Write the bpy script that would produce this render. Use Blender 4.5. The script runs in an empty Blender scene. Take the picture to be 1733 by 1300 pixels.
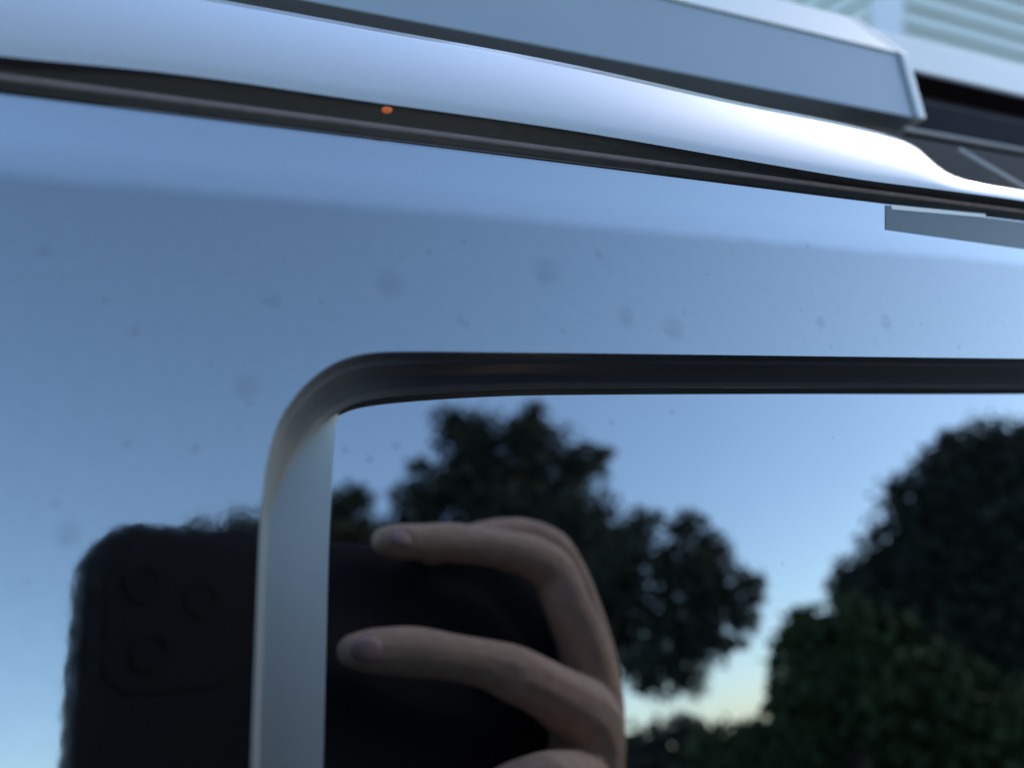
import bpy, bmesh, math, random
import numpy as np
from mathutils import Vector, Matrix
random.seed(7); rng = np.random.default_rng(7)
SC = bpy.context.scene
COL = SC.collection

# ---------------------------------------------------------------- camera frame
# photograph is 1733 x 1300; camera axes: x right, y down, z forward
F = 1230.0
CX, CY = 866.5, 650.0
nrm = lambda v: np.array(v, float) / np.linalg.norm(v)
H = nrm((3779 - CX, 629 - CY, F))                 # the car's horizontal edges run to this vanishing point
FOOT_Y = 1010.0
FOOT_X = CX - (F * F + (629 - CY) * (FOOT_Y - CY)) / (3779 - CX)
N = nrm((FOOT_X - CX, FOOT_Y - CY, F))            # into the car, square to the panel
V = np.cross(N, H)                                # down the panel
TAU = math.radians(17.0)                           # panel leans back
YW = math.cos(TAU) * N - math.sin(TAU) * V
UW = -math.cos(TAU) * V - math.sin(TAU) * N
D = 0.11                                          # lens to panel, metres
DEP = 0.015                                       # depth of the recess
CAM = Vector((0, 0, 1.2))

def w(vec):                                       # camera axes -> world axes
    return Vector((float(np.dot(vec, H)), float(np.dot(vec, YW)), float(np.dot(vec, UW))))
ROT = Matrix((w((1, 0, 0)), w((0, -1, 0)), w((0, 0, -1)))).transposed()

cam_d = bpy.data.cameras.new("camera")
cam = bpy.data.objects.new("camera", cam_d); COL.objects.link(cam)
cam.matrix_world = Matrix.Translation(CAM) @ ROT.to_4x4()
cam_d.sensor_width = 36.0
cam_d.lens = 36.0 * F / 1733.0
cam_d.clip_start = 0.002; cam_d.clip_end = 2000
cam_d.dof.use_dof = True
cam_d.dof.focus_distance = 0.15
cam_d.dof.aperture_fstop = 8.6
SC.camera = cam

# ---------------------------------------------------------------- sky, sun, exposure
SUN_EL, SUN_AZ = math.radians(29), math.radians(66)   # azimuth clockwise from +Y
wd = bpy.data.worlds.new("World"); SC.world = wd; wd.use_nodes = True
nt = wd.node_tree; nt.nodes.clear()
out = nt.nodes.new("ShaderNodeOutputWorld"); bg = nt.nodes.new("ShaderNodeBackground")
sky = nt.nodes.new("ShaderNodeTexSky"); sky.sky_type = 'NISHITA'; sky.sun_disc = False
sky.sun_elevation = SUN_EL; sky.sun_rotation = SUN_AZ
sky.air_density = .9; sky.dust_density = .9; sky.ozone_density = 1.9
bg.inputs[1].default_value = 0.14
nt.links.new(sky.outputs[0], bg.inputs[0]); nt.links.new(bg.outputs[0], out.inputs[0])
sd = bpy.data.lights.new("sun", 'SUN'); sun = bpy.data.objects.new("sun", sd); COL.objects.link(sun)
sd.energy = 0.5; sd.angle = math.radians(10); sd.color = (1, .9, .78)
sdir = Vector((math.sin(SUN_AZ) * math.cos(SUN_EL), math.cos(SUN_AZ) * math.cos(SUN_EL), math.sin(SUN_EL)))
sun.rotation_euler = sdir.to_track_quat('Z', 'Y').to_euler(); sun.location = (3, -3, 6)
vs = SC.view_settings
vs.view_transform = 'Standard'; vs.look = 'None'; vs.gamma = 1; vs.use_curve_mapping = False
vs.exposure = 1.85
SC.render.engine = 'CYCLES'
SC.cycles.use_denoising = True
SC.cycles.max_bounces = 8; SC.cycles.glossy_bounces = 5; SC.cycles.transparent_max_bounces = 12
SC.cycles.caustics_reflective = True

# ---------------------------------------------------------------- pixel helpers (car frame: x along car, y into car, z up the panel)
def ray(px, py):
    r = np.array((px - CX, py - CY, F))
    return np.array((np.dot(r, H), np.dot(r, N), -np.dot(r, V)))
def on(px, py, y):                                # the point of the car at depth y seen at this pixel
    a = ray(px, py); t = (y + D) / a[1]
    return Vector((a[0] * t, y, a[2] * t))
LOC2W = Matrix.Translation(CAM + w(N) * D) @ Matrix.Rotation(-TAU, 4, 'X')
ZC = np.array((H[2], N[2], -V[2]))
def mirrored(px, py, off, dep=DEP):               # point seen in the recess mirror, off metres in front of the lens plane
    a = ray(px, py)
    m = np.array((a[0], -a[1], a[2]))
    base = np.array((0, 2 * dep + 2 * D, 0))
    t = (off - np.dot(base, ZC)) / np.dot(m, ZC)
    p = base + m * t + np.array((0, -D, 0))
    return LOC2W @ Vector(p)
def far(px, py, dist, dep=DEP):                   # far point seen in the mirror at this pixel
    a = ray(px, py); m = nrm((a[0], -a[1], a[2]))
    p0 = LOC2W @ Vector((0, 2 * dep + D, 0))
    return p0 + (LOC2W.to_3x3() @ Vector(m)) * dist

# ---------------------------------------------------------------- object helpers
def obj(name, bm_or_mesh, mat, parent=None, smooth=False):
    if isinstance(bm_or_mesh, bmesh.types.BMesh):
        me = bpy.data.meshes.new(name); bm_or_mesh.to_mesh(me); bm_or_mesh.free()
    else:
        me = bm_or_mesh
    if mat and not me.materials: me.materials.append(mat)
    if smooth:
        me.polygons.foreach_set("use_smooth", [True] * len(me.polygons))
    o = bpy.data.objects.new(name, me); COL.objects.link(o)
    if parent: o.parent = parent
    return o
def tag(o, label=None, cat=None, group=None, kind=None):
    if label: o["label"] = label
    if cat: o["category"] = cat
    if group: o["group"] = group
    if kind: o["kind"] = kind
    return o
def empty(name, loc=(0, 0, 0), rot=(0, 0, 0)):
    o = bpy.data.objects.new(name, None); COL.objects.link(o)
    o.location = loc; o.rotation_euler = rot; o.empty_display_size = .05
    return o
def grid(rows, closed=False):                     # rows: list of equal-length lists of points
    bm = bmesh.new()
    vs_ = [[bm.verts.new(p) for p in r] for r in rows]
    R = len(rows)
    for i in range(R if closed else R - 1):
        a, b = vs_[i], vs_[(i + 1) % R]
        for j in range(len(a) - 1):
            bm.faces.new((a[j], a[j + 1], b[j + 1], b[j]))
    bmesh.ops.recalc_face_normals(bm, faces=bm.faces)
    return bm
def flip_to(bm, d):                               # make open sheets face direction d
    s = Vector((0, 0, 0))
    for f in bm.faces: s += f.normal * f.calc_area()
    if s.dot(Vector(d)) < 0: bmesh.ops.reverse_faces(bm, faces=bm.faces)
    return bm
def prism(section, x0, x1, bev=0, segs=2, n=1):
    """closed section [(y,z)..] pulled along x from x0 to x1, with caps"""
    bm = bmesh.new()
    xs = [x0 + (x1 - x0) * i / n for i in range(n + 1)]
    rings = [[bm.verts.new((x, y, z)) for y, z in section] for x in xs]
    m = len(section)
    for a, b in zip(rings, rings[1:]):
        for j in range(m):
            bm.faces.new((a[j], a[(j + 1) % m], b[(j + 1) % m], b[j]))
    bm.faces.new(rings[0]); bm.faces.new(rings[-1])
    bmesh.ops.recalc_face_normals(bm, faces=bm.faces)
    if bev:
        es = [e for e in bm.edges if len(e.link_faces) == 2 and e.calc_face_angle(0) > .3]
        bmesh.ops.bevel(bm, geom=es, offset=bev, segments=segs, affect='EDGES', profile=.5)
    return bm
def tube(pts, r, n=10, cap=True):
    bm = bmesh.new(); rings = []
    pts = [Vector(p) for p in pts]
    rr = r if isinstance(r, (list, tuple)) else [r] * len(pts)
    for i, p in enumerate(pts):
        t = (pts[min(i + 1, len(pts) - 1)] - pts[max(i - 1, 0)]).normalized()
        ref = Vector((0, 0, 1)) if abs(t.z) < .9 else Vector((1, 0, 0))
        u = t.cross(ref).normalized(); v = t.cross(u)
        rings.append([bm.verts.new(p + (u * math.cos(2 * math.pi * k / n) + v * math.sin(2 * math.pi * k / n)) * rr[i]) for k in range(n)])
    for a, b in zip(rings, rings[1:]):
        for k in range(n):
            bm.faces.new((a[k], a[(k + 1) % n], b[(k + 1) % n], b[k]))
    if cap:
        bm.faces.new(rings[0]); bm.faces.new(rings[-1])
    bmesh.ops.recalc_face_normals(bm, faces=bm.faces)
    return bm
def curve_pts(keys, n):                           # Catmull-Rom through pixel keys, chord-length even
    P = np.array(keys, float); out_ = []
    ext = np.vstack((2 * P[0] - P[1], P, 2 * P[-1] - P[-2]))
    for i in range(1, len(ext) - 2):
        for s in np.linspace(0, 1, n, endpoint=False):
            p0, p1, p2, p3 = ext[i - 1:i + 3]
            out_.append(.5 * ((2 * p1) + (p2 - p0) * s + (2 * p0 - 5 * p1 + 4 * p2 - p3) * s * s + (3 * p1 - p0 - 3 * p2 + p3) * s ** 3))
    out_.append(P[-1])
    return np.array(out_)

# ---------------------------------------------------------------- materials
def mat(name, col, rough=.5, metal=0., bump=0., bscale=200., colvar=0., spec=.5, coat=0., emit=None, sss=0., stretch=None, rvar=0.):
    m = bpy.data.materials.new(name); m.use_nodes = True
    t = m.node_tree; b = t.nodes["Principled BSDF"]
    b.inputs["Base Color"].default_value = (*col, 1); b.inputs["Roughness"].default_value = rough
    b.inputs["Metallic"].default_value = metal; b.inputs["Specular IOR Level"].default_value = spec
    b.inputs["Coat Weight"].default_value = coat
    if sss:
        b.inputs["Subsurface Weight"].default_value = sss; b.inputs["Subsurface Radius"].default_value = (.003, .0012, .0008)
    if emit:
        b.inputs["Emission Color"].default_value = (*emit[0], 1); b.inputs["Emission Strength"].default_value = emit[1]
    if bump or colvar or rvar:
        tc = t.nodes.new("ShaderNodeTexCoord"); nz = t.nodes.new("ShaderNodeTexNoise")
        nz.inputs["Scale"].default_value = bscale; nz.inputs["Detail"].default_value = 4
        src = tc.outputs["Object"]
        if stretch:
            mp = t.nodes.new("ShaderNodeMapping"); mp.inputs["Scale"].default_value = stretch
            t.links.new(src, mp.inputs[0]); src = mp.outputs[0]
        t.links.new(src, nz.inputs["Vector"])
        if bump:
            bp = t.nodes.new("ShaderNodeBump"); bp.inputs["Strength"].default_value = bump; bp.inputs["Distance"].default_value = .001
            t.links.new(nz.outputs["Fac"], bp.inputs["Height"]); t.links.new(bp.outputs[0], b.inputs["Normal"])
        if colvar:
            mx = t.nodes.new("ShaderNodeMix"); mx.data_type = 'RGBA'
            mx.inputs[6].default_value = (*[c * (1 - colvar) for c in col], 1)
            mx.inputs[7].default_value = (*[min(1, c * (1 + colvar)) for c in col], 1)
            t.links.new(nz.outputs["Fac"], mx.inputs[0]); t.links.new(mx.outputs[2], b.inputs["Base Color"])
        if rvar:
            mr = t.nodes.new("ShaderNodeMapRange")
            mr.inputs[1].default_value = .35; mr.inputs[2].default_value = .7
            mr.inputs[3].default_value = rough; mr.inputs[4].default_value = rough + rvar
            t.links.new(nz.outputs["Fac"], mr.inputs[0]); t.links.new(mr.outputs[0], b.inputs["Roughness"])
    return m
M = dict(
    paint=mat("dark gloss paint", (.275, .297, .292), .03, 1., bump=.011, colvar=.05, bscale=430., rvar=.03),
    paint_skylit=mat("gloss paint with painted sky brightness", (.37, .38, .395), .03, 1., bump=.010, bscale=430., rvar=.03),
    paint_in=mat("dark gloss paint inside recess", (.305, .330, .335), .012, 1., colvar=.03, bscale=30.),
    edge=mat("recess wall paint", (.29, .285, .28), .31, 1., bump=.03, bscale=500),
    satin=mat("satin silver trim", (.335, .355, .325), .42, .8, bump=.05, bscale=5200, colvar=.14),
    chrome=mat("pale silver paint", (.37, .375, .355), .28, .22, coat=1., bump=.03, bscale=1500, colvar=.06),
    seal=mat("grey brown rubber seal", (.20, .155, .145), .7, spec=.2, bump=.2, bscale=400, colvar=.25),
    black=mat("black rubber", (.024, .014, .014), .5, bump=.2, bscale=300, colvar=.3),
    bar=mat("blue grey satin paint", (.27, .31, .325), .35, .2, colvar=.07, bscale=30),
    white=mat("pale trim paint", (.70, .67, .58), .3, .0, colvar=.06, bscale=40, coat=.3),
    chamfer=mat("pale chamfer paint", (.53, .555, .51), .35, colvar=.06, bscale=40),
    brown=mat("dark brown plastic", (.045, .038, .034), .7, spec=.2, colvar=.25, bscale=60),
    slate=mat("dark slate plastic", (.009, .011, .014), .85, spec=.12, colvar=.25, bscale=60),
    beige=mat("pale beige edge", (.30, .275, .25), .45, colvar=.15, bscale=90),
    siding=mat("pale green vinyl siding", (.58, .63, .55), .5, colvar=.08, bscale=6),
    board=mat("white house trim", (.72, .76, .77), .5, colvar=.05, bscale=5),
    roof=mat("dark roof", (.06, .06, .065), .8, colvar=.3, bscale=9),
    case=mat("black phone case", (.016, .015, .020), .7, spec=.15, bump=.2, bscale=1200, colvar=.3),
    glass=mat("lens glass", (.011, .010, .015), .6, spec=.15, colvar=.1),
    ring=mat("lens ring", (.016, .015, .019), .7, 0., spec=.15, colvar=.1),
    screen=mat("dark screen", (.01, .01, .012), .05, coat=1., colvar=.1),
    skin=mat("skin", (.56, .35, .255), .62, spec=.25, bump=.7, bscale=170, colvar=.3, sss=.15),
    nail=mat("nail", (.40, .25, .25), .5, colvar=.08, bscale=90),
    cloth=mat("grey cloth", (.10, .11, .11), .9, bump=.4, bscale=500, colvar=.25),
    amber=mat("amber light", (.5, .12, .03), .2, emit=((1., .22, .05), .08), colvar=.1),
    plate=mat("grey green reflection tone", (.06, .082, .08), .35, colvar=.15, bscale=120),
    asphalt=mat("asphalt", (.032, .031, .030), .9, bump=.5, bscale=60, colvar=.35),
    bark=mat("bark", (.07, .055, .045), .9, bump=.6, bscale=14, colvar=.3),
)
def fade_up(m, z0, z1, c0, c1):                    # brighter sky reflection above the crease, painted in as a paler base colour
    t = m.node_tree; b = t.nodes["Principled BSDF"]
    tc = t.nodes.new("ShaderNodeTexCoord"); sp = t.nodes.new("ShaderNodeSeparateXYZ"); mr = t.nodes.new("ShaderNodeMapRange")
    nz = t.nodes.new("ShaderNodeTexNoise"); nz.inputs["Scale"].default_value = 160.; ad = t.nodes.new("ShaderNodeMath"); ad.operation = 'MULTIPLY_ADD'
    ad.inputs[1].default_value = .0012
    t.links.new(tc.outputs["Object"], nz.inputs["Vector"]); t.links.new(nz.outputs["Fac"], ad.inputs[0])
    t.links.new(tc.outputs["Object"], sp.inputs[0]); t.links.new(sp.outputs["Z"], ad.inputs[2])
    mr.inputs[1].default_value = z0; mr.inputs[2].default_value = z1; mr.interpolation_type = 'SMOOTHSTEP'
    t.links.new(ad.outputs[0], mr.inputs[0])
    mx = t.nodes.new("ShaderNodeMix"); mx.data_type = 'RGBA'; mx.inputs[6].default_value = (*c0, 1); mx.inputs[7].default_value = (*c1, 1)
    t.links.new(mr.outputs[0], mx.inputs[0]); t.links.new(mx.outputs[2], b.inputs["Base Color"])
def leafmat(name, col):
    m = mat(name, col, .8, spec=.15, colvar=.35, bscale=1.3)
    return m
M["leaf"] = leafmat("dark leaves", (.042, .050, .038))
M["leaf2"] = leafmat("green leaves", (.046, .070, .030))
M["leaf3"] = leafmat("far leaves", (.04, .048, .036))

# ================================================================ ground
bm = bmesh.new(); bmesh.ops.create_grid(bm, x_segments=2, y_segments=2, size=900)
tag(obj("ground", bm, M["asphalt"]), kind="structure")

# ================================================================ the car
car = empty("parked_car"); car.matrix_world = LOC2W
tag(car, "dark glossy car tail panel with a rounded recess and bright chrome strip, mirroring the sky", "car")

X0, X1 = -.22, .62
def zline(px, py, y): return on(px, py, y).z      # height of an edge that runs along the car

# --- recess outline, in pixels on the panel
O = [(417, 1700), (421, 1500), (425, 1300), (430, 1150), (437, 950), (442, 860), (450, 790), (468, 722), (500, 670), (540, 631), (582, 608), (632, 597), (705, 595), (850, 596.5), (1000, 598), (1350, 602.5), (1733, 607), (2100, 611), (2500, 615)]
MID = [(431, 1700), (435, 1500), (439, 1300), (444, 1150), (451, 950), (458, 872), (478, 815), (503, 770), (528, 737), (552, 710), (580, 692), (622, 677), (705, 667), (850, 658.5), (1000, 656), (1350, 656), (1733, 658), (2100, 656), (2500, 653)]
INN = [(532, 1700), (540, 1500), (547, 1300), (551, 1150), (556, 950), (559.5, 872), (562, 815), (564.5, 770), (567, 737), (570.5, 710), (581, 693), (623, 678), (706, 668), (851, 659.5), (1001, 657), (1351, 657), (1734, 659), (2101, 657), (2501, 654)]
K = 6
o_, m_, i_ = curve_pts(O, K), curve_pts(MID, K), curve_pts(INN, K)
op = [on(x, y, 0.0) for x, y in o_]
# outer panel below the crease: planar sheet around the recess
zc = (on(0, 302, 0).z + on(1733, 452, 0).z) / 2
bm = bmesh.new()
inner = [bm.verts.new(p) for p in op]
zc_r = zc - .0006                                  # the crease is rounded from here up
nL = next(k for k, p in enumerate(o_) if p[1] < 700 and p[0] > 440)   # where the outline turns to the top
outer = []
xe = op[-1].x
for k, p in enumerate(op):
    if k <= nL: outer.append(bm.verts.new((X0, 0, p.z if k < nL else zc_r)))
    else: outer.append(bm.verts.new((X0 + (xe - X0) * (k - nL) / (len(op) - 1 - nL), 0, zc_r)))
for k in range(len(op) - 1):
    bm.faces.new((inner[k], inner[k + 1], outer[k + 1], outer[k]))
fade_up(M['paint_skylit'], zc_r + .0004, zc_r + .0036, (.275, .297, .292), (.37, .395, .395))
# lip row rolled a little into the recess so that the edge catches light
tilt = math.radians(6.5)                           # above the crease the sheet leans out
ztop = zline(866, 251, -.004)
def crease_prof():
    out = []
    R = .0035 / math.tan(tilt / 2)
    for i in range(9):
        a = tilt * i / 8
        out.append((-R * (1 - math.cos(a)), zc_r + R * math.sin(a)))
    y, z = out[-1]
    return out, (y, z)
prof, (py_, pz_) = crease_prof()
L = ztop - pz_
prof.append((py_ - L * math.sin(tilt) / math.cos(tilt), ztop))
y2, z2 = prof[-1]
prof.insert(-1, (y2 + .0004 * math.tan(tilt), z2 - .0004)); prof.insert(len(prof) - 2, (py_ - .0004 * math.tan(tilt), pz_ + .0004))
for a in (25, 50, 75, 90, 115):                    # rolled top edge turning into the gap
    r = .0012; aa = math.radians(a)
    prof.append((y2 + r * (1 - math.cos(aa)), z2 + r * math.sin(aa)))
prof.append((y2 + .03, z2 + .001))
rows = [[(x, y, z) for x in np.linspace(X0, xe, 3)] for y, z in prof]
b2 = grid(rows); flip_to(b2, (0, -1, 0))
bmesh.ops.recalc_face_normals(bm, faces=bm.faces); flip_to(bm, (0, -1, 0))
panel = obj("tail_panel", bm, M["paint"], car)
upper = obj("upper_panel", b2, M["paint_skylit"], car, smooth=True)

# recess wall: from the outline down to the ledge, hollow in section
NR = 20
rows = []
for j in range(NR + 1):
    t = j / NR
    row = []
    for k in range(len(o_)):
        p = o_[k] * (1 - t) + m_[k] * t
        y = float(np.interp(t, (0, .05, .14, .18, .30, .36, .6, .85, 1), (0, .0006, .0030, .0036, .0044, .0056, .0090, .0112, DEP * .8)))
        row.append(on(p[0], p[1], y))
    rows.append(row)
bm = grid(rows); flip_to(bm, (0, -1, 0))
def fade_along(m, x0, x1, c0, c1, r0, r1):         # rough satin to smoother; the reflected grey-to-dark gradient is painted into the base colour
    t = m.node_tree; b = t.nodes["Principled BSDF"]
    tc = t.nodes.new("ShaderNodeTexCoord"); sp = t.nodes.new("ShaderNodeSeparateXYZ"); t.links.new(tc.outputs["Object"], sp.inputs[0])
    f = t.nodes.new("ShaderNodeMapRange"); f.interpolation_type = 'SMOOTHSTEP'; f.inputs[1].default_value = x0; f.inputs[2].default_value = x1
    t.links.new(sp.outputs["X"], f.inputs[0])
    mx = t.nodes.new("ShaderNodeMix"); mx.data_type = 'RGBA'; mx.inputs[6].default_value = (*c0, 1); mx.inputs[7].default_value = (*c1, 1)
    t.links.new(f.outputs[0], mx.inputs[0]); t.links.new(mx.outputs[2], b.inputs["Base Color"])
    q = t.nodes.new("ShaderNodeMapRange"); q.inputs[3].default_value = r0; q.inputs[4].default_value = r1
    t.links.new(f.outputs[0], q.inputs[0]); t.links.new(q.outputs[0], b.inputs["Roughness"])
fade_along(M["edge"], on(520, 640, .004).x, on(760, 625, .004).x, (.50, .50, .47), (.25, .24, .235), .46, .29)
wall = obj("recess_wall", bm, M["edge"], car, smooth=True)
# flat satin facing along the left side of the recess, a hair below the wall's foot
rows = []
for t in (0, .03, .97, 1.0, 1.0):
    rows.append([])
for k in range(len(o_)):
    a, b = m_[k], i_[k]
    wdt = np.linalg.norm(b - a)
    ys = (DEP * .80, DEP * .804, DEP * .87, DEP * .873, DEP + .0015)
    for j, t in enumerate((0.0, .05, .96, .995, 1.0)):
        p = a * (1 - t) + b * t
        rows[j].append(on(p[0], p[1], ys[j]))
bm = grid(rows); flip_to(bm, (0, -1, 0))
facing = obj("recess_side_facing", bm, M["satin"], car)
# the floor of the recess
bm = bmesh.new()
zb, zt = -.30, on(900, 560, DEP).z
xa = on(400, 900, DEP).x
bm.faces.new([bm.verts.new(p) for p in ((xa, DEP, zb), (xe + .02, DEP, zb), (xe + .02, DEP, zt), (xa, DEP, zt))])
flip_to(bm, (0, -1, 0))
floor = obj("recess_floor", bm, M["paint_in"], car)
for p in ():
    pass

# --- soft grey green reflection at the right, built as a thin coloured plate
def on_up(px, py, proud=.00015):                    # point of the leaning sheet above the crease
    a = ray(px, py); y = -.0006
    for _ in range(6):
        t_ = (y + D) / a[1]; z_ = a[2] * t_
        y = py_ - (z_ - pz_) * math.tan(tilt) - proud
    return Vector((a[0] * t_, y, z_))
def plate(name, pts, m, th=.0012):
    bm = bmesh.new(); f = [bm.verts.new(p) for p in pts]; b = [bm.verts.new(p + Vector((0, th, 0))) for p in pts]
    bm.faces.new(f); bm.faces.new(b[::-1]); n = len(pts)
    for k in range(n): bm.faces.new((f[k], b[k], b[(k + 1) % n], f[(k + 1) % n]))
    bmesh.ops.recalc_face_normals(bm, faces=bm.faces)
    return obj(name, bm, m, car)
plate("reflection_patch", [on_up(x, y) for x, y in ((1499, 388), (1499, 347), (2300, 446), (2300, 500))], M["plate"], .0004)
plate("reflection_edge", [on_up(x, y, .0003) for x, y in ((1510, 354), (1508, 346), (1668, 362), (1668, 368))], M["white"], .0002)

# --- gap: seal, black gasket, amber lamp
def rod(name, m, px, py, y, r, x0=X0, x1=None, parent=car):
    z = zline(px, py, y); x1 = xe if x1 is None else x1
    return obj(name, tube([(x0, y, z), ((x0 + x1) / 2, y, z), (x1, y, z)], r, 12), m, parent, smooth=True)
rod("rubber_seal", M["seal"], 950, 255, -.0010, .0006)
zg0, zg1 = zline(950, 252, .006), zline(1733, 336, .010)
obj("gap_gasket", prism([(.004, zg0), (.010, zg0), (.010, zg1), (.006, zg1)], X0, xe), M["black"], car)
p = on(655, 186, -.0042)
bm = bmesh.new(); bmesh.ops.create_uvsphere(bm, u_segments=14, v_segments=8, radius=1)
bmesh.ops.transform(bm, matrix=Matrix.Translation(p) @ Matrix.Diagonal((.0009, .0008, .0003, 1)), verts=bm.verts)
tag(obj("indicator_lamp", bm, M["amber"], car, smooth=True), "tiny amber light in the dark gap")

# --- bright convex strip, tapering at the right
LB = [(-700, 0), (-300, 56), (0, 94), (300, 125), (600, 168), (950, 218), (1233, 266), (1441, 301), (1562, 317), (1631, 326), (1733, 340), (2000, 381), (2500, 456)]
LT = [(-700, -205), (-300, -130), (0, -70), (300, -15), (600, 40), (950, 105), (1233, 168), (1441, 211), (1540, 242), (1615, 296), (1733, 322), (2000, 364), (2500, 440)]
lb, lt = curve_pts(LB, 8), curve_pts(LT, 8)
rows = []
NS = 16
for j in range(NS + 1):
    t = j / NS; row = []
    for k in range(len(lb)):
        p = lb[k] * (1 - t) + lt[k] * t
        wd_ = np.linalg.norm(lt[k] - lb[k]) / 113.0
        y = -.0050 + .0006 * max(0, 1 - t / .14) ** 1.5 * min(1, wd_) + min(wd_, 1.2) * (.0026 * t + .0096 * t ** 2.2)
        row.append(on(p[0], p[1], y))
    rows.append(row)
back = [Vector((p.x, p.y + .012, p.z - .004)) for p in rows[-1]]
rows.append(back)
under = [Vector((p.x, p.y + .010, p.z + .0005)) for p in rows[0]]
bm = grid(rows); flip_to(bm, (0, -1, 0))
strip = obj("silver_strip", bm, M["chrome"], car, smooth=True)
bm = grid([rows[0], under]); flip_to(bm, (0, 0, -1))
obj("strip_underside", bm, M["black"], car, smooth=True)

# --- trim bar above, with its end joint, header, slot
YB = .055
xj = on(1521, 103, YB).x
zf0, zf1 = zline(1300, 151, YB), zline(1300, 41, YB)
zh1 = zline(1527, 55, YB + .016)
obj("trim_bar", prism([(YB, zf0), (YB, zf1), (YB + .016, zh1), (YB + .03, zh1), (YB + .03, zf0)], X0, xj, .0004), M["bar"], car)
# pale chamfer plate lying on the bar's sloping top
dy, dz = .016, zh1 - zf1
nl = Vector((0, -dz, dy)).normalized() * .0009
obj("chamfer_plate", prism([(YB, zf1 + .0002), (YB + nl.y, zf1 + nl.z + .0002), (YB + dy + nl.y, zh1 + nl.z), (YB + dy, zh1)], X0, xj, .0002), M["chamfer"], car)
for (xa_, xb_, m_k) in ((xj + .0003, xj + .0018, "slate"), (xj + .0018, xj + .0052, "white")):
    obj("end_cap", prism([(YB - .0012, zf0 - .0004), (YB - .0012, zf1 + .0003), (YB + .0155, zh1 + .0012), (YB + .03, zh1 + .0012), (YB + .03, zf0 - .0004)], xa_, xb_, .0004), M["bar" if m_k == "slate" else m_k], car, smooth=False)
xr = xj + .5
YH = YB + .018
obj("header_rail", prism([(YH, zline(1548, 118, YH)), (YH, zline(1548, 66, YH)), (YH + .004, zline(1548, 59, YH)), (YH + .02, zline(1548, 59, YH)), (YH + .02, zline(1548, 118, YH))], xj + .0055, xr, .0006), M["white"], car)
YS = YB + .030
zu = zline(1548, 118, YH)
obj("header_shade_plate", prism([(YH + .0004, zu - .0003), (YS, zu - .0003), (YS, zu - .0013), (YH + .0004, zu - .0013)], xj + .0056, xr), M["black"], car)  # black plate added to darken the header's bounce-lit underside
obj("slot_back", prism([(YS, zline(1600, 240, YS)), (YS, zline(1600, 92, YS)), (YS + .01, zline(1600, 92, YS)), (YS + .01, zline(1600, 240, YS))], xj + .006, xr), M["black"], car)
YP = YB + .012
obj("slot_tray", prism([(YP, zline(1650, 232, YP)), (YP + .0005, zline(1650, 190, YP)), (YS - .001, zline(1650, 186, YS)), (YS - .001, zline(1650, 232, YP))], xj + .006, xr), M["slate"], car)
rod("slot_edge", M["beige"], 1650, 240, YP - .009, .0012, on(1490, 206, YP).x, xr)
pa, pb, pc = on(1622, 252, .044), on(1733, 318, .036), on(1850, 384, .034)
obj("slot_strut", tube([pa, pb, pc], .0009, 10), M["beige"], car, smooth=True)
# dark backing behind the strip and under the bar
YK = .064
obj("backing_plate", prism([(YK, zline(1300, 330, YK)), (YK, zline(1300, 140, YK)), (YK + .008, zline(1300, 140, YK)), (YK + .008, zline(1300, 330, YK))], X0, xj), M["seal"], car)
ylo = .05
obj("lower_ledge", prism([(ylo, zline(1690, 345, ylo)), (ylo, zline(1690, 258, ylo)), (YK - .001, zline(1690, 262, YK)), (YK - .001, zline(1690, 345, YK))], xj - .03, xr), M["brown"], car)

# --- water marks on the panel
wm = bpy.data.materials.new("dried water mark"); wm.use_nodes = True
t = wm.node_tree; t.nodes.clear()
o1 = t.nodes.new("ShaderNodeOutputMaterial"); mx = t.nodes.new("ShaderNodeMixShader"); tr = t.nodes.new("ShaderNodeBsdfTransparent")
df = t.nodes.new("ShaderNodeBsdfDiffuse"); df.inputs[0].default_value = (.10, .10, .11, 1)
tc = t.nodes.new("ShaderNodeTexCoord"); gr = t.nodes.new("ShaderNodeVectorMath"); gr.operation = 'LENGTH'
mr = t.nodes.new("ShaderNodeMapRange"); mr.interpolation_type = 'SMOOTHSTEP'
mr.inputs[1].default_value = .3; mr.inputs[2].default_value = 1.0; mr.inputs[3].default_value = .14; mr.inputs[4].default_value = 0
nz = t.nodes.new("ShaderNodeTexNoise"); nz.inputs["Scale"].default_value = 1.7
mu = t.nodes.new("ShaderNodeMath"); mu.operation = 'MULTIPLY'
t.links.new(tc.outputs["Object"], gr.inputs[0]); t.links.new(gr.outputs["Value"], mr.inputs[0])
t.links.new(tc.outputs["Object"], nz.inputs["Vector"])
t.links.new(mr.outputs[0], mu.inputs[0]); t.links.new(nz.outputs["Fac"], mu.inputs[1])
t.links.new(mu.outputs[0], mx.inputs[0]); t.links.new(tr.outputs[0], mx.inputs[1]); t.links.new(df.outputs[0], mx.inputs[2]); t.links.new(mx.outputs[0], o1.inputs[0])
bm = bmesh.new(); bmesh.ops.create_circle(bm, cap_ends=True, segments=20, radius=1)
bmesh.ops.rotate(bm, verts=bm.verts, matrix=Matrix.Rotation(math.pi / 2, 3, 'X'))
spot_me = bpy.data.meshes.new("water_mark"); bm.to_mesh(spot_me); bm.free(); spot_me.materials.append(wm)
def spot(px, py, r, host, y):
    o = bpy.data.objects.new("water_mark", spot_me); COL.objects.link(o); o.parent = host
    o.location = on(px, py, y - .0001); s = r * D / 1150
    o.scale = (s * random.uniform(.9, 1.15), 1, s)
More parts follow.
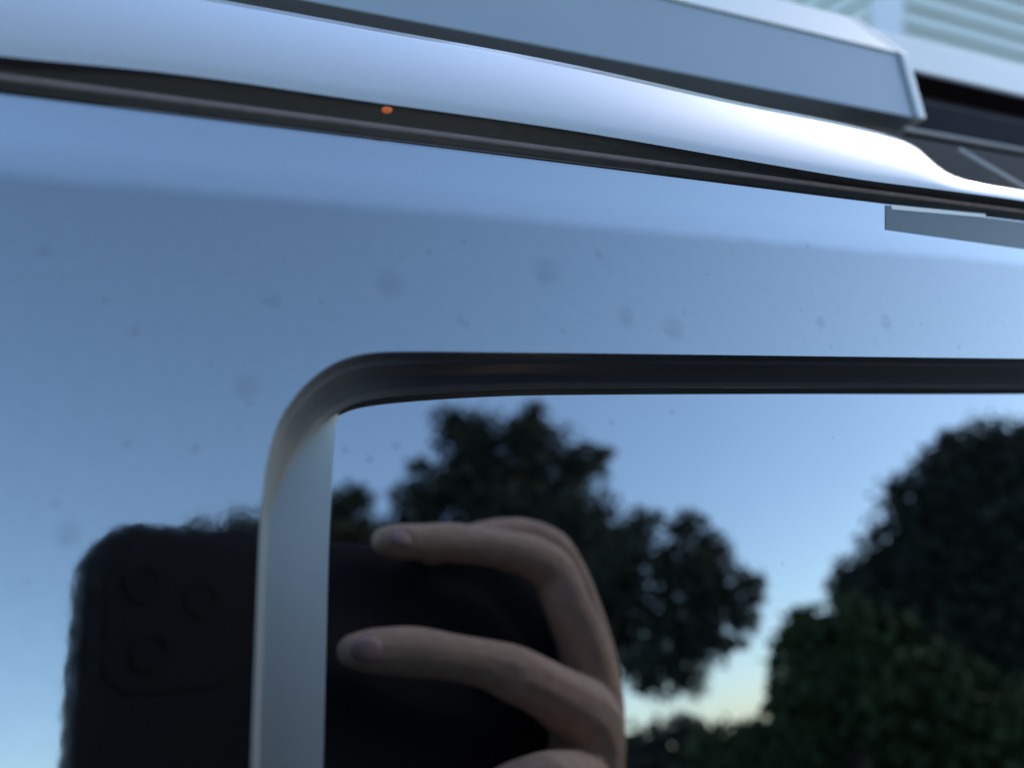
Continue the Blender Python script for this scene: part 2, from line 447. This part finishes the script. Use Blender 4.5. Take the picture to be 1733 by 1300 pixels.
for x, y, r in ((75, 425, 13), (465, 508, 17), (415, 655, 27), (660, 480, 38), (925, 460, 40), (1015, 430, 15), (1060, 535, 28), (1140, 555, 34), (1500, 545, 27), (1390, 545, 20), (115, 905, 27), (230, 560, 12), (780, 540, 14), (330, 760, 10)):
    spot(x, y, r, panel, 0)
for _ in range(46):                                # fine faint specks of dust
    x, y = random.uniform(0, 1733), random.uniform(330, 590)
    if x < 430: y = random.uniform(330, 1000)
    spot(x, y, random.uniform(3, 9), panel, 0)
for x, y, r in ((670, 755, 13), (625, 777, 12), (583, 762, 10), (1035, 715, 9), (1138, 697, 12), (1325, 955, 8), (1410, 740, 7)):
    spot(x, y, r, floor, DEP)

# ================================================================ house behind the car
def wray(px, py):
    r = np.array((px - CX, py - CY, F)); return Vector((np.dot(r, H), np.dot(r, YW), np.dot(r, UW)))
c0 = wray(1524, 45); YWALL = 3.6
corner = CAM + c0 * (YWALL / c0.y)                # a point on the house corner
c1 = wray(1476, 40); xb = (CAM + c1 * (YWALL / c1.y)).x
house = empty("house", (corner.x, YWALL, 0))
tag(house, "pale green house with horizontal clapboard siding and a white corner post beyond the car", "house")
pitch = .135; zlo = 0.25; NB = 45
bm = prism([(0, 0), (-.034, .002), (-.034, .010), (-.003, pitch), (0, pitch)], 0, 1)
sid = bpy.data.meshes.new("siding_board"); bm.to_mesh(sid); bm.free(); sid.materials.append(M["siding"])
for k in range(NB):
    for side in (0, 1):
        o = bpy.data.objects.new("siding_board", sid); COL.objects.link(o); o.parent = house
        o.location = (0.01 if side == 0 else xb - corner.x, 0 if side == 0 else 0.01, zlo + k * pitch)
        if side == 0: o.scale = (9, 1, 1)
        else: o.scale = (5, 1, 1); o.rotation_euler = (0, 0, math.pi / 2); o.scale = (5, -1, 1)
wv = corner.x - xb
bm = bmesh.new(); bmesh.ops.create_cube(bm, size=1)
bmesh.ops.transform(bm, matrix=Matrix.Translation((-wv / 2, .03, 3.2)) @ Matrix.Diagonal((wv, .12, 6.4, 1)), verts=bm.verts)
bmesh.ops.bevel(bm, geom=bm.edges[:], offset=.006, segments=2, affect='EDGES')
obj("corner_board", bm, M["board"], house)
bm = bmesh.new(); bmesh.ops.create_cube(bm, size=1)
bmesh.ops.transform(bm, matrix=Matrix.Translation((4.4, 2.6, 3.2)) @ Matrix.Diagonal((9.0, 5.0, 6.39, 1)), verts=bm.verts)
obj("house_core", bm, M["siding"], house)
bm = bmesh.new()
x0, x1_, y0, y1_, z0, z1_ = -.6, 9.5, -.45, 5.6, 6.4, 8.3
v = [bm.verts.new(p) for p in ((x0, y0, z0), (x1_, y0, z0), (x1_, y1_, z0), (x0, y1_, z0), (x0, (y0 + y1_) / 2, z1_), (x1_, (y0 + y1_) / 2, z1_))]
for f in ((0, 1, 5, 4), (2, 3, 4, 5), (0, 4, 3), (1, 2, 5), (3, 2, 1, 0)): bm.faces.new([v[i] for i in f])
obj("roof", bm, M["roof"], house)

# ================================================================ phone held at the camera
phone = empty("phone"); phone.matrix_world = Matrix.Translation(CAM) @ ROT.to_4x4()
tag(phone, "black phone held level in one hand, mirrored in the glossy panel", "phone")
def round_rect(x0, x1, y0, y1, r, n=8):
    pts = []
    for cx, cy, a0 in ((x1 - r, y1 - r, 0), (x0 + r, y1 - r, 90), (x0 + r, y0 + r, 180), (x1 - r, y0 + r, 270)):
        for i in range(n + 1):
            a = math.radians(a0 + 90 * i / n); pts.append((cx + r * math.cos(a), cy + r * math.sin(a)))
    return pts
def slab(x0, x1, y0, y1, r, z0, z1, e=.0012):
    bm = bmesh.new(); rings = []
    for ins, z in ((e, z0), (e * .3, z0 + e * .3), (0, z0 + e), (0, z1 - e), (e * .3, z1 - e * .3), (e, z1)):
        rings.append([bm.verts.new((x, y, z)) for x, y in round_rect(x0 + ins, x1 - ins, y0 + ins, y1 - ins, r - ins)])
    m = len(rings[0])
    for a, b in zip(rings, rings[1:]):
        for j in range(m): bm.faces.new((a[j], a[(j + 1) % m], b[(j + 1) % m], b[j]))
    bm.faces.new(rings[0]); bm.faces.new(rings[-1]); bmesh.ops.recalc_face_normals(bm, faces=bm.faces)
    return bm
PX0, PX1, PY0, PY1 = -.0290, .172, -.074, .0212
obj("phone_case", slab(PX0, PX1, PY0, PY1, .013, .0035, .0140, .0015), M["case"], phone, smooth=False)
obj("camera_bump", slab(-.024, .012, -.023, .013, .008, .0033, .0040, .0006), M["case"], phone)
def disc_ring(name, cx, cy, r, z0, z1, m, hole=0):
    bm = bmesh.new(); n = 24
    a = [[bm.verts.new((cx + rr * math.cos(2 * math.pi * k / n), cy + rr * math.sin(2 * math.pi * k / n), z)) for k in range(n)] for rr, z in ((r, z1), (r, z0), (r * .8, z0), (r * .78, z0 + .0003))]
    for p, q in zip(a, a[1:]):
        for k in range(n): bm.faces.new((p[k], p[(k + 1) % n], q[(k + 1) % n], q[k]))
    o = obj(name, bm, m, phone)
    bm = bmesh.new(); bmesh.ops.create_circle(bm, cap_ends=True, segments=n, radius=r * .79, matrix=Matrix.Translation((cx, cy, z0 + .0003)) @ Matrix.Rotation(math.pi, 4, 'X'))
    obj("lens_glass", bm, M["glass"], o)
for cx, cy in ((0, 0), (-.015, .004), (-.013, -.013)):
    disc_ring("lens_ring", cx, cy, .0048, .0028, .0034, M["ring"])
obj("phone_screen", slab(PX0 + .004, PX1 - .004, PY0 + .004, PY1 - .004, .010, .01395, .0144, .0002), M["screen"], phone)

# ================================================================ the hand that holds it
person = empty("person", mirrored(1100, 1330, .0))
tag(person, "person's bare hand gripping the phone's right end with thumb and fingers bent, seen mirrored", "person")
PW = Matrix.Translation(person.location)
px_mm = 0.25 / F
def hp(x, y, off): return mirrored(x, y, off)
def chain(keys, n=7):                              # tapered chain of (x, y, offset, radius) through the joints
    P = curve_pts(keys, n)
    return [(hp(x, y, o) - person.location, max(r, 8) * px_mm) for x, y, o, r in P]
ch = []
ch += chain([(1010, 1480, -.012, 88), (1000, 1400, -.006, 86), (990, 1310, .000, 82), (1000, 1240, .003, 72)])                     # wrist, palm
ch += chain([(985, 1330, .002, 80), (1004, 1220, .005, 66), (1000, 1160, .008, 60), (985, 1090, .014, 55), (955, 1015, .019, 50), (938, 972, .020, 48),
             (905, 946, .020, 46), (865, 934, .019, 41), (815, 925, .016, 38), (765, 919, .013, 39), (715, 918, .011, 35), (675, 917, .009, 33), (652, 916, .008, 26)])   # index finger
ch += chain([(990, 1320, -.004, 80), (1015, 1210, -.002, 56), (1012, 1125, .002, 46), (990, 1035, .007, 40), (962, 962, .011, 37), (930, 922, .011, 38),
             (880, 903, .008, 34), (825, 908, .004, 35), (770, 923, .001, 32), (728, 936, .000, 26)])                                     # middle finger
ch += chain([(990, 1290, .004, 80), (990, 1220, .011, 74), (930, 1172, .017, 56), (872, 1142, .019, 51), (825, 1125, .018, 43), (760, 1112, .016, 40),
             (705, 1105, .013, 43), (660, 1103, .011, 40), (625, 1102, .010, 35), (597, 1102, .009, 27)])                               # thumb
ch += chain([(985, 1340, .006, 70), (960, 1325, .022, 52), (920, 1325, .027, 46), (860, 1342, .021, 42), (800, 1372, .013, 37), (770, 1390, .010, 30)])                  # ring finger
ch += chain([(1000, 1430, .004, 66), (960, 1425, .020, 44), (920, 1428, .024, 40), (870, 1448, .018, 36), (830, 1475, .011, 31), (805, 1492, .009, 26)])                  # little finger
bmh = bmesh.new()
for p_, r_ in ch:
    bmesh.ops.create_icosphere(bmh, subdivisions=2, radius=r_, matrix=Matrix.Translation(p_))
hand = obj("hand", bmh, M["skin"], person)
rm_ = hand.modifiers.new("one skin", 'REMESH'); rm_.mode = 'VOXEL'; rm_.voxel_size = .0009; rm_.use_smooth_shade = True
sm_ = hand.modifiers.new("soft", 'SMOOTH'); sm_.factor = .5; sm_.iterations = 7
# nails
def nail(x, y, off, rx, ry, ang, x2, y2, off2):
    p = hp(x, y, off); q = hp(x2, y2, off2)
    fwd = (p - q).normalized()
    to_car = w(N); to_car = (to_car - fwd * to_car.dot(fwd)).normalized()
    side = fwd.cross(to_car)
    to_car = (to_car * math.cos(ang) + side * math.sin(ang)); side = fwd.cross(to_car)
    bm = bmesh.new(); bmesh.ops.create_uvsphere(bm, u_segments=16, v_segments=8, radius=1)
    mtx = Matrix((fwd * rx, side * ry, to_car * .0016)).transposed().to_4x4()
    bmesh.ops.transform(bm, matrix=Matrix.Translation(p - person.location) @ mtx, verts=bm.verts)
    obj("nail", bm, M["nail"], person, smooth=True)
nail(622, 1100, .0158, .0060, .0042, 0, 690, 1104, .0165)
nail(680, 911, .0140, .0055, .0036, -.5, 760, 914, .0160)
sl = tube([hp(1010, 1470, -.010) - person.location, hp(1060, 1580, -.014) - person.location, hp(1300, 1800, -.03) - person.location, hp(1700, 2100, -.07) - person.location], [.024, .027, .032, .04], 20)
obj("sleeve", sl, M["cloth"], person, smooth=True)

# ================================================================ trees behind the camera, seen in the mirror
def leaves(centers, radii, counts, size, name, m, parent, flat=.75):
    vs_, fs = [], []
    for c, r, n in zip(centers, radii, counts):
        d_ = rng.normal(size=(n, 3)); d_ /= np.linalg.norm(d_, axis=1)[:, None]
        rad = r * rng.random(n) ** .45 * rng.uniform(.8, 1.12, n)
        cl = np.sin(d_ @ rng.normal(size=3) * 5 + rng.random() * 6) * .12 + 1
        P = np.array(c) + d_ * (rad * cl)[:, None] * np.array((1, 1, flat + .15))
        u = rng.normal(size=(n, 3)); u /= np.linalg.norm(u, axis=1)[:, None]
        q = rng.normal(size=(n, 3)); q = np.cross(u, q); q /= np.linalg.norm(q, axis=1)[:, None]
        s = size * rng.uniform(.55, 1.25, n)[:, None]
        vs_.append(np.stack((P - u * s * .6, P + q * s * .33, P + u * s * .75, P - q * s * .33), 1).reshape(-1, 3))
    Vv = np.concatenate(vs_); nf = len(Vv) // 4
    me = bpy.data.meshes.new(name)
    me.vertices.add(len(Vv)); me.vertices.foreach_set("co", Vv.ravel())
    me.loops.add(nf * 4); me.loops.foreach_set("vertex_index", np.arange(nf * 4, dtype=np.int32))
    me.polygons.add(nf); me.polygons.foreach_set("loop_start", np.arange(0, nf * 4, 4, dtype=np.int32))
    me.update(calc_edges=True)
    return obj(name, me, m, parent)
def tree(name, label, cat, blobs, dist, m, leaf, dens, group=None, trunk_px=None, bark=True, depth=.5, limbs=True):
    cs, rs, ns = [], [], []; tw, tr_, tn = [], [], []; nb = 0
    for x, y, r in blobs:
        rm = r * dist / F
        for _ in range(2):
            c = far(x + random.uniform(-.2, .2) * r, y + random.uniform(-.15, .15) * r, dist + random.uniform(-depth, depth) * 1.5)
            cs.append(c); rs.append(rm); ns.append(int(dens * (rm / leaf) ** 2))
        nb += 1
        for _ in range(5):                         # sprays that break up the outline
            aa = random.uniform(0, 2 * math.pi); q = random.uniform(.85, 1.12) * r
            rs_ = rm * random.uniform(.16, .34)
            tw.append(far(x + q * math.cos(aa), y + q * .9 * math.sin(aa), dist + random.uniform(-depth, depth)))
            tr_.append(rs_); tn.append(int(dens * .55 * (rs_ / leaf) ** 2) + 5)
    base = far(trunk_px[0], trunk_px[1], dist); base.z = 0
    root = empty(name, base); tag(root, label, cat, group)
    cs = [c - base for c in cs]
    if bark:
        top = max(cs, key=lambda c: c.z)
        hgt = top.z * .8
        n = 7
        pts = [Vector((top.x * (i / n) ** 1.5 * .8 + random.uniform(-.05, .05) * i / n, top.y * (i / n) ** 1.5 * .8, hgt * i / n - (.1 if i == 0 else 0))) for i in range(n + 1)]
        obj("trunk", tube(pts, [max(.04, .24 * (1 - i / n) ** .8 * hgt / 6) for i in range(n + 1)], 10), M["bark"], root, smooth=True)
        for c, r in (list(zip(cs, rs))[::2] if limbs else ()):
            s = pts[max(1, min(n - 1, int(n * min(.85, max(.25, (c.z - .8) / max(hgt, .1) - .15)))))]
            mid = s.lerp(c, .55) + Vector((0, 0, .12))
            obj("limb", tube([s, mid, c], [.075, .05, .02], 7), M["bark"], root, smooth=True)
    leaves(cs + [c - base for c in tw], rs + tr_, ns + tn, leaf, "crown", m, root)
    return root
T_A = [(880, 725, 42), (800, 745, 60), (760, 715, 28), (905, 790, 80), (800, 830, 80), (985, 790, 42), (720, 850, 55), (880, 890, 110), (985, 900, 85), (1000, 990, 95), (850, 1000, 120), (740, 950, 90), (900, 1110, 110), (1040, 1080, 70), (770, 1080, 90), (960, 1180, 80), (705, 790, 18), (1020, 770, 16), (905, 700, 20)]
T_B = [(1085, 890, 36), (1060, 960, 70), (1160, 885, 30), (1150, 950, 66), (1210, 930, 34), (1130, 1040, 80), (1220, 1010, 60), (1268, 985, 22), (1275, 1010, 18), (1200, 1080, 50), (1110, 1130, 55), (1160, 1140, 35), (1260, 1050, 25)]
T_C = [(1690, 790, 75), (1640, 800, 70), (1585, 850, 70), (1700, 880, 120), (1540, 920, 70), (1620, 950, 120), (1480, 985, 62), (1440, 1000, 36), (1540, 1040, 100), (1720, 1040, 140), (1640, 1130, 130), (1780, 900, 150), (1850, 800, 110), (1860, 1000, 160), (1880, 1140, 150), (1600, 745, 14), (1520, 830, 16), (1560, 1180, 110), (1700, 1240, 150), (1860, 1260, 150), (1600, 1290, 120), (1740, 1360, 140)]
T_D = [(600, 845, 30), (575, 870, 36), (600, 905, 40), (520, 900, 45), (650, 920, 45), (450, 905, 40), (400, 905, 34), (345, 912, 34), (560, 950, 60), (460, 960, 60), (360, 960, 50)]
BU = [(1370, 1060, 36), (1355, 1105, 46), (1420, 1110, 66), (1370, 1170, 60), (1480, 1170, 80), (1325, 1205, 30), (1400, 1260, 85), (1300, 1285, 50), (1520, 1270, 90), (1220, 1290, 50), (1330, 1340, 90), (1450, 1360, 110), (1440, 1055, 40), (1500, 1090, 60), (1580, 1180, 80), (1660, 1250, 100), (1740, 1290, 110), (1600, 1300, 110)]
BV = [(1235, 1262, 36), (1185, 1252, 34), (1275, 1255, 30), (1110, 1265, 45), (1160, 1240, 30), (1180, 1290, 45), (1060, 1290, 50), (1230, 1330, 60), (1120, 1350, 70), (980, 1340, 90), (860, 1340, 90), (740, 1330, 80)]
tree("oak_tree", "tall dark tree with a pointed ragged top behind the hand, mirrored in the recess", "tree", T_A, 19, M["leaf"], .19, 22, None, (900, 1400))
tree("oak_tree", "lower dark tree with a drooping right edge beside the sky gap, mirrored in the recess", "tree", T_B, 17, M["leaf"], .15, 17, None, (985, 1400), limbs=False)
tree("oak_tree", "large dark domed tree at the right edge of the recess, mirrored against the sky", "tree", T_C, 15, M["leaf"], .14, 20, None, (1720, 1400))
tree("distant_tree", "low dark far trees behind the phone left of the hand, mirrored", "tree", T_D, 26, M["leaf3"], .22, 24, None, (540, 1400))
tree("green_bush", "dull green bush below the large domed tree, mirrored at lower right", "bush", BU, 3.6, M["leaf2"], .05, 24, None, (1420, 1500), bark=True, depth=.1)
tree("grey_bush", "pale grey green bush low beside the wrist, mirrored below the sky gap", "bush", BV, 9, M["leaf3"], .10, 20, None, (1150, 1500), bark=True, depth=.3)
